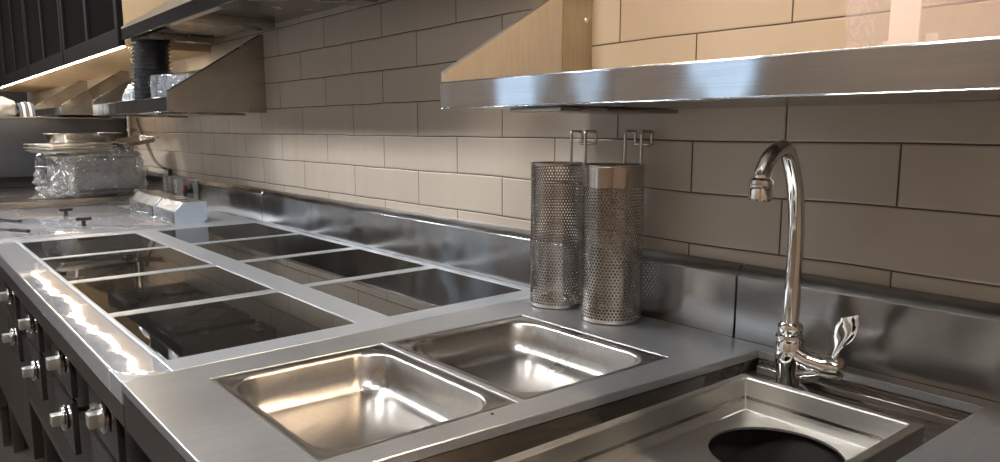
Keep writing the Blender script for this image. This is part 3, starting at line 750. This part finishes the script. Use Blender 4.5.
for v in b.verts:
    d = v.co.copy(); v.co = W(Vector((d.x * .05, d.y * .040 + .140, .170 + d.z * .026)) * 1.0); v.co += (RM @ d) * (.03 * noise.noise(d * 3.2) + .012 * noise.noise(d * 9))
obj('film_bunch', b, 'film', t, angle=14)
# trays on top
def tray(cx, cy, z, hx, hy, h, rot, tilt, label, name='baking_tray', mat='alu', group=None):
    b = NB(); e = .010
    L_ = [rrect(-hx - e, hx + e, -hy - e, hy + e, .012, h - .003, 4), rrect(-hx - e, hx + e, -hy - e, hy + e, .012, h, 4), rrect(-hx, hx, -hy, hy, .012, h, 4), rrect(-hx + h * .35, hx - h * .35, -hy + h * .35, hy - h * .35, .010, .0012, 4), rrect(-hx + h * .4 + .02, hx - h * .4 - .02, -hy + h * .4 + .02, hy - h * .4 - .02, .008, .0010, 4)]
    loft(b, L_, False, True)
    loft(b, [rrect(-hx + h * .35, hx - h * .35, -hy + h * .35, hy - h * .35, .010, 0, 4), rrect(-hx - .001, hx + .001, -hy - .001, hy + .001, .012, h - .003, 4)], True, False)
    o = obj(name, b, mat, bev=.0008); o.location = W((cx, cy, z)); o.rotation_euler = (math.radians(tilt[0]), math.radians(tilt[1]), rz + math.radians(rot))
    return tag(o, label, 'tray', group)
tray(.02, -.075, .178, .09, .125, .010, 3, (1, 0), 'flat pale baking tray at the bottom of the pile on the wrapped pan')
tray(.03, -.085, .190, .09, .125, .010, 1, (1, 0), 'flat pale baking tray second from the bottom of the pile on the wrapped pan')
tray(.00, -.070, .202, .09, .125, .010, 6, (1, 0), 'flat pale baking tray directly under the deeper rectangular pan')
tray(-.01, -.020, .215, .080, .110, .036, 2, (1, 0), 'deeper rectangular steel pan on top of the pale baking trays', name='shallow_pan', mat='shelf')
tray(.060, .150, .206, .060, .074, .020, 4, (9, 4), 'small steel pan leaning tilted against the baking trays on the wrapped pan', name='shallow_pan', mat='shelf')

# ------------------------------------------------------------------ pipe and cord on the wall
t = thing('wall_pipe', 'thin vertical steel pipe on the tiles behind the wrapped pan', 'pipe', (-1.53, -.03, .1))
b = NB(); tube(b, [(-1.53, -.03, .06), (-1.53, -.03, .55)], .011, 16); obj('tube', b, 'basket', t)
for z in (.16, .245, .33):
    b = NB(); lathe(b, [(.012, -.008), (.017, -.007), (.017, .007), (.012, .008)], (-1.53, -.03, z), 16, cap=False); box(b, -1.545, -1.515, -.018, -.001, z - .006, z + .006); obj('clamp', b, 'basket', t)
t = thing('power_cord', 'dark brown cord hanging on the tiles between the pipe and the switch panel', 'cord', (-1.3, -.01, .2))
b = NB(); tube(b, smooth_path([(-1.46, -.012, .392), (-1.425, -.012, .345), (-1.34, -.012, .285), (-1.28, -.014, .235), (-1.21, -.014, .195), (-1.10, -.012, .172), (-1.00, -.012, .163), (-.965, -.018, .150)]), .0055, 10); obj('cable', b, 'cord', t)
b = NB(); lathe(b, [(.009, 0), (.009, .02), (.006, .028)], (-.965, -.018, .136), 12); obj('plug', b, 'black', t)

# ------------------------------------------------------------------ light, world, camera
w = bpy.data.worlds.new('World'); S.world = w; w.use_nodes = True
w.node_tree.nodes['Background'].inputs[0].default_value = (.9, .95, 1, 1); w.node_tree.nodes['Background'].inputs[1].default_value = .03

cam = bpy.data.cameras.new('Camera'); co = bpy.data.objects.new('Camera', cam); COL.objects.link(co); S.camera = co
cam.sensor_width = 36; cam.lens = 717.797 * 36 / 1000; cam.clip_start = .02
R0 = ((6.50406798e-01, 7.59586009e-01, -3.03203052e-04), (1.07443529e-01, -9.23952573e-02, -9.89908584e-01), (-7.51948725e-01, 6.43810695e-01, -1.41707105e-01))
m = Matrix(((R0[0][0], -R0[1][0], -R0[2][0], 2.3031), (R0[0][1], -R0[1][1], -R0[2][1], -.9504), (R0[0][2], -R0[1][2], -R0[2][2], .3371), (0, 0, 0, 1)))
co.matrix_world = m

S.view_settings.view_transform = 'Standard'; S.view_settings.look = 'None'; S.view_settings.gamma = 1; S.view_settings.use_curve_mapping = False
S.view_settings.exposure = 1.0
